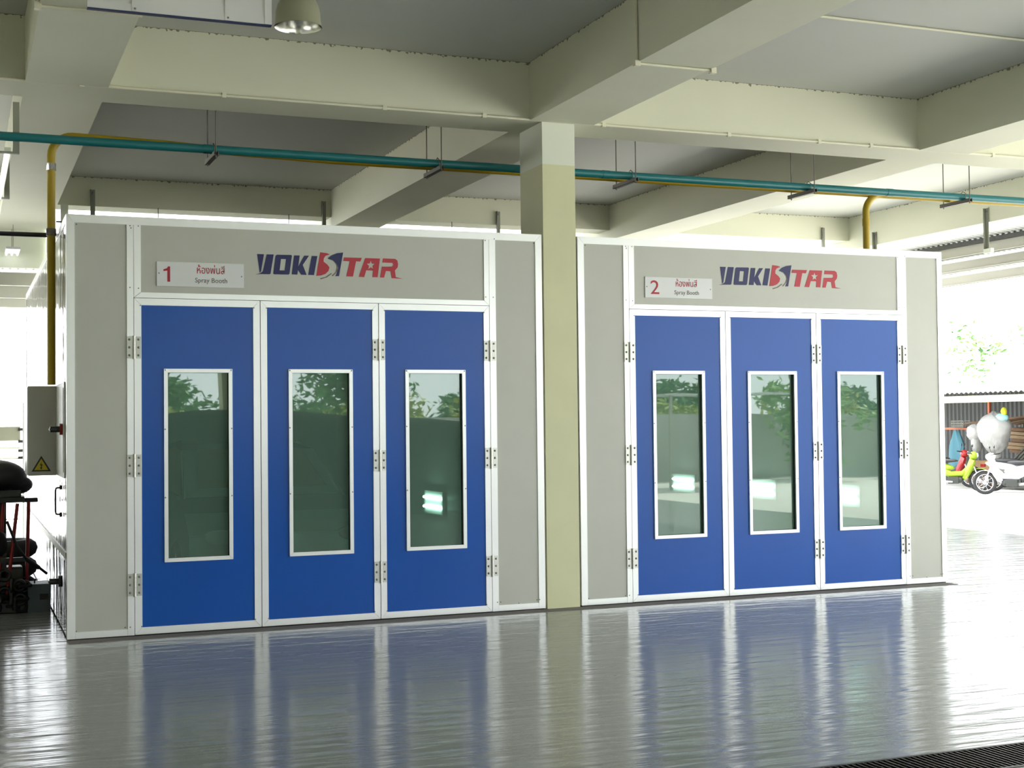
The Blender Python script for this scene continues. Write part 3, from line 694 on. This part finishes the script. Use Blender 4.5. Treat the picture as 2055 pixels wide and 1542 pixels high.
for x in range(2, 78, 5):
    if i:
        c = copy_tree(proto); c.location = (x, -50-7*(i % 2), -.3); s = random.uniform(.82,.95); c.scale = (s,s,s*(1+.15*math.sin(x))); c.rotation_euler.z = random.uniform(0,6)
    i += 1
for x in (4.5,17,23,29,36,43):
    c = copy_tree(protoy); c.location = (x, -33+random.uniform(-1,1), -.1); c.rotation_euler.z = random.uniform(0,6)
tree('tall_tree', 'taller tree rising above the belt beyond the wall', 10.3, -30, 4.6, (1.5,1.5,1.6), 3600, LEAF, .16)
tree('roadside_tree', 'broad tree with a branch reaching over the yard', 4.0, -25.5, 5.4, (1.3,1.3,1.0), 2400, LEAF, .2)
pp = thing('potted_plant', 'bushy potted plant standing against the boundary wall', 'potted plant', (21.0,-20.9,-.03), 0, 'potted plants along the boundary wall')
MB().lathe([(0,0),(.25,0),(.34,.5),(.37,.52),(.33,.5),(.0,.46)], (0,0,0), TERRA, n=20).build('pot', pp)
crown(MB(), (0,0,1.7), (.9,.9,1.2), 1800, LEAFL, .15).build('foliage', pp)
MB().tube([(0,0,.45),(.05,0,1.2),(0,.1,2.3)], [.05,.04,.02], TRUNK, n=6).build('stem', pp)
for x, y in ((25.2,-20.9),(29.2,-21.0),(12.6,-19.9)):
    c = copy_tree(pp); c.location = (x,y,-.03); c.rotation_euler.z = x; c.scale = (.9,.9,.8+.1*math.sin(x*3))
ys_ = thing('yard_shade', 'light frame shelter with a pale sheet roof in the yard', 'shelter', (16.5,-19.5,-.03))
MB().box((-1.4,-1.2,2.25), (2.2,1.2,2.30), AWN).build('roof_sheet', ys_)
for x, y in ((-1.2,-1),(1.0,-1),(-1.2,1),(1.0,1)): MB().box((x,y,0), (x+.06,y+.06,2.25), PURL).build('post', ys_)

# ------------------------------------------------------------------ shed with junk, to the right
XS = 21.5
sd_ = thing('storage_shed', 'open fronted shed with a dark corrugated back wall beyond the second booth', 'shed', (XS,8,0))
corrugated(MB(), (3.4,-4,0), (0,1,0), 22, Vector((0,0,1)), 2.3, SHEDW, .16, .03).build('back_wall', sd_)
MB().box((-.05,-4,1.99), (.06,18,2.15), mat('shed_beam_cream', (.72,.68,.48), .6)).build('beam', sd_)
corrugated(MB(), (-.9,-4,2.20), (0,1,0), 22, Vector((4.5,0,.12)).normalized(), 4.5, SHEDW, .16, .02).build('roof', sd_)
for y in (-3.9,1.2,6.60,12.5): MB().box((.1,y,0), (.16,y+.06,2.0), ORANGE).build('post', sd_)
MB().bar((.1,6.9,1.37),(.1,8.3,1.37), .04, .05, ORANGE).build('rail', sd_)
def rot_board(x, y, z, L, w, h, dx, dy, dz, M, label, group, name='plank'):
    d = Vector((dx,dy,dz)).normalized()*L/2
    o = MB().bar(Vector((0,0,0))-d, d, w, h, M).build(name, None, (x,y,z), bevel=.004)
    tag(o, label, 'plank' if name == 'plank' else name, group)
    return o
k = 0
for z in range(7):
    for q in range(3):
        yb = 13.5-.03*z; rot_board(XS+.75+.32*q, yb-.3*random.random()+.1, .78+.085*z, 2.3+.3*random.random(), .24, .075, 0, 1, .05, (WOODP if (z+q) % 3 else WOOD), 'timber plank stacked flat in the open shed', 'planks stacked in the shed')
for z in range(6):
    rot_board(XS+.1+.04*(z % 2), 13.55-.05*z, .10+.10*z, 1.9, .22, .07, .0, 1, .0, GREYW, 'grey weathered board lying low in front of the shed stack', 'grey boards low in the shed')
for q in range(5):
    rot_board(XS+.55+.22*q, 14.4-.2*q, 1.60+.03*q, 3.4, .16, .045, .05, 1, -.07-.02*q, (WOOD, WOODP)[q % 2], 'long plank lying across the top of the shed heap', 'planks on top of the shed heap')
for q in range(4):
    rot_board(XS+.35, 13.3+.22*q, 1.0-.08*q, 1.3, .04, .04, .1, .8, -.55, GREYW, 'thin batten leaning against the shed heap', 'leaning battens in the shed')
def rumple(a): return lambda p: Vector((p.x*(1+.12*math.sin(5*p.z+3*p.y)), p.y*(1+.10*math.sin(7*p.z)), p.z*(1+.1*math.sin(6*p.x+a))))
tag(MB().blob((0,0,0), .30, .44, .44, BAG, n=28, m_=20, jit=.05, fn=rumple(1)).build('plastic_bag', None, (XS-.28,14.0,1.28)), 'big bulging translucent white bag hanging in the shed', 'bag')
tag(MB().blob((0,0,0), .20, .22, .20, BAG, n=20, m_=14, jit=.07, fn=rumple(2)).blob((0,-.02,-.22), .14, .13, .26, BAG, n=16, m_=10, jit=.08).build('plastic_bag', None, (XS-.2,14.72,1.27)), 'smaller slumped white bag beside the big bag', 'bag')
tag(MB().blob((0,0,0), .10, .15, .12, BAG, n=16, m_=10, jit=.08).build('cloth_bundle', None, (XS-.2,14.05,.80)), 'white cloth bundle below the big translucent bag', 'cloth')
tag(MB().blob((0,0,0), .12, .19, .10, mat('aqua_cloth', (.25,.5,.52), .7), n=16, m_=10, jit=.08).build('aqua_bundle', None, (XS-.3,13.75,1.62)), 'pale aqua bundle resting on top of the big bag', 'cloth')
tag(MB().blob((0,0,0), .06, .08, .10, LEMON, n=10, m_=8, jit=.1).build('yellow_bag', None, (XS-.3,13.66,1.76)), 'small bright yellow bag on top of the heap', 'bag')
tag(MB().blob((0,0,0), .12, .26, .13, REDC, n=14, m_=10, jit=.12).build('red_cloth', None, (XS+.2,13.2,1.45)), 'dark red cloth on the plank stack', 'cloth')
# hanging blue coat
cv = []; cf = []; nn = 24; mm = 14
for i in range(mm+1):
    tt = i/mm; z = 1.32 - 1.02*tt; hw_ = .08 + .15*min(1, tt*3) + .10*tt
    for j in range(nn):
        a = 2*math.pi*j/nn
        cv.append(((.05+.03*tt+.018*math.sin(5*a+3*tt))*math.sin(a), hw_*math.cos(a)*(1+.05*math.sin(6*a)), z+.03*math.sin(3*a)))
for i in range(mm):
    for j in range(nn): cf.append((i*nn+j, i*nn+(j+1) % nn, (i+1)*nn+(j+1) % nn, (i+1)*nn+j))
cv2 = len(cv)
tag(MB().add(cv, cf, CLOTHB, True).build('hanging_coat', None, (XS-.02,15.62,0)), 'light blue coat hanging from the orange rail', 'coat')
bk = MB().box((-.1,-.22,0), (.1,.22,.015), DGREY)
for z in (.03,.09,.15): bk.box((-.1,-.22,z), (-.09,.22,z+.02), GREYW).box((.09,-.22,z), (.1,.22,z+.02), GREYW)
for q in range(9): bk.box((-.1,-.22+.054*q,0), (-.09,-.205+.054*q,.17), GREYW)
tag(bk.build('crate', None, (XS+.1,15.6,1.395)), 'open slatted crate resting on the orange rail', 'crate')
tag(MB().box((-.25,-.5,0), (.25,.5,.35), WOOD).box((-.2,-.3,.35), (.2,.25,.6), PAPER).build('carton_pile', None, (XS+.7,15.35,0), bevel=.01), 'brown carton pile low under the white bags', 'carton')
tag(MB().box((-.25,-1.4,0), (.25,1.2,.06), GREYW).box((-.2,-1.3,-1.5), (-.15,-1.25,0), GREYW).box((-.2,1.0,-1.5), (-.15,1.05,0), GREYW).build('shelf', None, (XS+2.2,14.6,1.5)), 'grey shelf against the shed back wall', 'shelf')

def moto(label, x, y, rz, bodyM, legM, helmet=False, scale=1.0):
    t = thing('motorcycle', label, 'motorcycle', (x,y,0), rz, 'motorcycles parked at the shed'); t.scale = (.86,)*3
    for nx in (-.62,.62):
        MB().torus((0,0,0), .25, .04, RUBBER, n=32).torus((0,0,0), .205, .012, CHROME, n=28, k_=6).lathe([(0,-.05),(.05,-.05),(.05,.05),(0,.05)], (0,0,0), CHROME, n=12, axis='Y').build('wheel', t, (nx,0,.29))
    sp_ = MB()
    for nx in (-.62,.62):
        for q in range(10):
            a = q*math.pi/5; sp_.tube([(nx,0,.29),(nx+.2*math.cos(a),0,.29+.2*math.sin(a))], .004, CHROME, n=4)
    sp_.build('spokes', t)
    MB().tube([(.62,.06,.29),(.42,.06,.78)], .022, CHROME, n=8).tube([(.62,-.06,.29),(.42,-.06,.78)], .022, CHROME, n=8).build('fork', t)
    # leg shield and underbone
    ls = MB(); ls.add([(.50,-.20,.80),(.50,.20,.80),(.30,.17,.32),(.30,-.17,.32),(.38,-.06,.86),(.38,.06,.86),(.18,.05,.34),(.18,-.05,.34)], [(0,1,2,3),(4,7,6,5),(0,4,5,1),(1,5,6,2),(2,6,7,3),(3,7,4,0)], legM)
    ls.build('leg_shield', t, bevel=.02)
    ub = MB().tube([(.40,0,.66),(.20,0,.46),(-.1,0,.44),(-.3,0,.56)], [.06,.075,.085,.1], bodyM, n=12); ub.build('underbone', t)
    MB().blob((-.42,0,.66), .42, .12, .10, bodyM, n=18, m_=10, fn=lambda p: Vector((p.x, p.y, p.z - .22*p.x*.6))).build('tail_cowl', t)
    MB().blob((-.28,0,.79), .38, .125, .055, BLACKP, n=18, m_=8).build('seat', t)
    MB().blob((.47,0,.92), .11, .14, .11, legM, n=16, m_=10).build('handlebar_cowl', t)
    MB().blob((.56,0,.93), .035, .08, .06, SIGNW, n=12, m_=8).build('headlight', t)
    MB().tube([(.32,-.34,1.0),(.42,-.16,.98),(.44,0,.95),(.42,.16,.98),(.32,.34,1.0)], .014, BLACKP, n=8).build('handlebar', t)
    for sy in (-1, 1):
        MB().tube([(.40,sy*.18,.98),(.44,sy*.26,1.14)], .006, BLACKP, n=6).blob((.44,sy*.28,1.17), .015, .06, .04, BLACKP, n=10, m_=8).build('mirror', t)
    fm = MB(); v = []; fsx = []
    for i in range(11):
        a = math.radians(35+i*13)
        for yy in (-.07,.07): v.append((.62+.31*math.cos(a), yy, .29+.31*math.sin(a)))
    for i in range(10): fsx.append((2*i,2*i+1,2*i+3,2*i+2))
    fm.add(v, fsx, bodyM, True); ff_ = fm.build('front_mudguard', t); so = ff_.modifiers.new('s','SOLIDIFY'); so.thickness = .012
    MB().tube([(-.05,-.12,.25),(-.4,-.15,.27),(-.8,-.16,.36)], [.02,.04,.045], CHROME, n=10).build('exhaust', t)
    MB().box((-.16,-.11,.20), (.10,.11,.38), DGREY).blob((.12,0,.3), .1, .09, .09, DGREY).build('engine', t, bevel=.01)
    MB().box((-.95,-.06,.62), (-.84,.06,.70), REDP).build('tail_light', t, bevel=.01)
    if helmet: MB().box((.52,-.13,.62), (.74,.13,.84), WHITEP).build('front_basket', t, bevel=.03)
    MB().blob((.36,0,.56), .10, .19, .27, legM, n=16, m_=12, fn=lambda p: Vector((p.x+.45*p.z, p.y*(1+.6*p.z), p.z))).build('front_fairing', t)
    return t
moto('dark motorcycle half hidden by the second booth', 20.75, 15.1, math.radians(-48), DARKP, REDP)
moto('lime green scooter with a dark seat and a headlight cover', 19.75, 13.62, math.radians(-43), LIME, LIME)
moto('white motorcycle facing the lime green scooter', 19.75, 11.85, math.radians(128), WHITEP, WHITEP)
moto('navy and white motorcycle at the far side of the white one', 20.75, 12.75, math.radians(-60), WHITEP, NAVY)
tree('leafy_shrub', 'pale overexposed leafy branches above the storage shed', 27, 21.4, 4.3, (.9,1.3,.95), 420, LEAFO, .10, cl=1.2, stem=False)
MB().tube([(0,0,0),(.1,0,2.2),(0,.2,3.9)], [.07,.05,.02], WHITEP, n=6).build('trunk', [o for o in COL.objects if o.name == 'leafy_shrub'][0])  # trunk coloured white in place of the sky glare over it
# unseen tool cabinets added on the left to darken the booth side's reflection
for y, lab in ((2.6,'unseen dark tool cabinet added nearer the machine'),(4.6,'unseen dark tool cabinet added further from the machine')):
    tc_ = thing('added_cabinet', lab, 'cabinet', (-2.3,y,0))
    MB().box((-.35,-.8,0), (.35,.8,.95), DGREY).build('cabinet_body', tc_)  # body of the added unseen cabinet
    for k in range(4): MB().box((.35,-.75,.08+.21*k), (.37,.75,.25+.21*k), BLACKP).build('added_drawer', tc_)
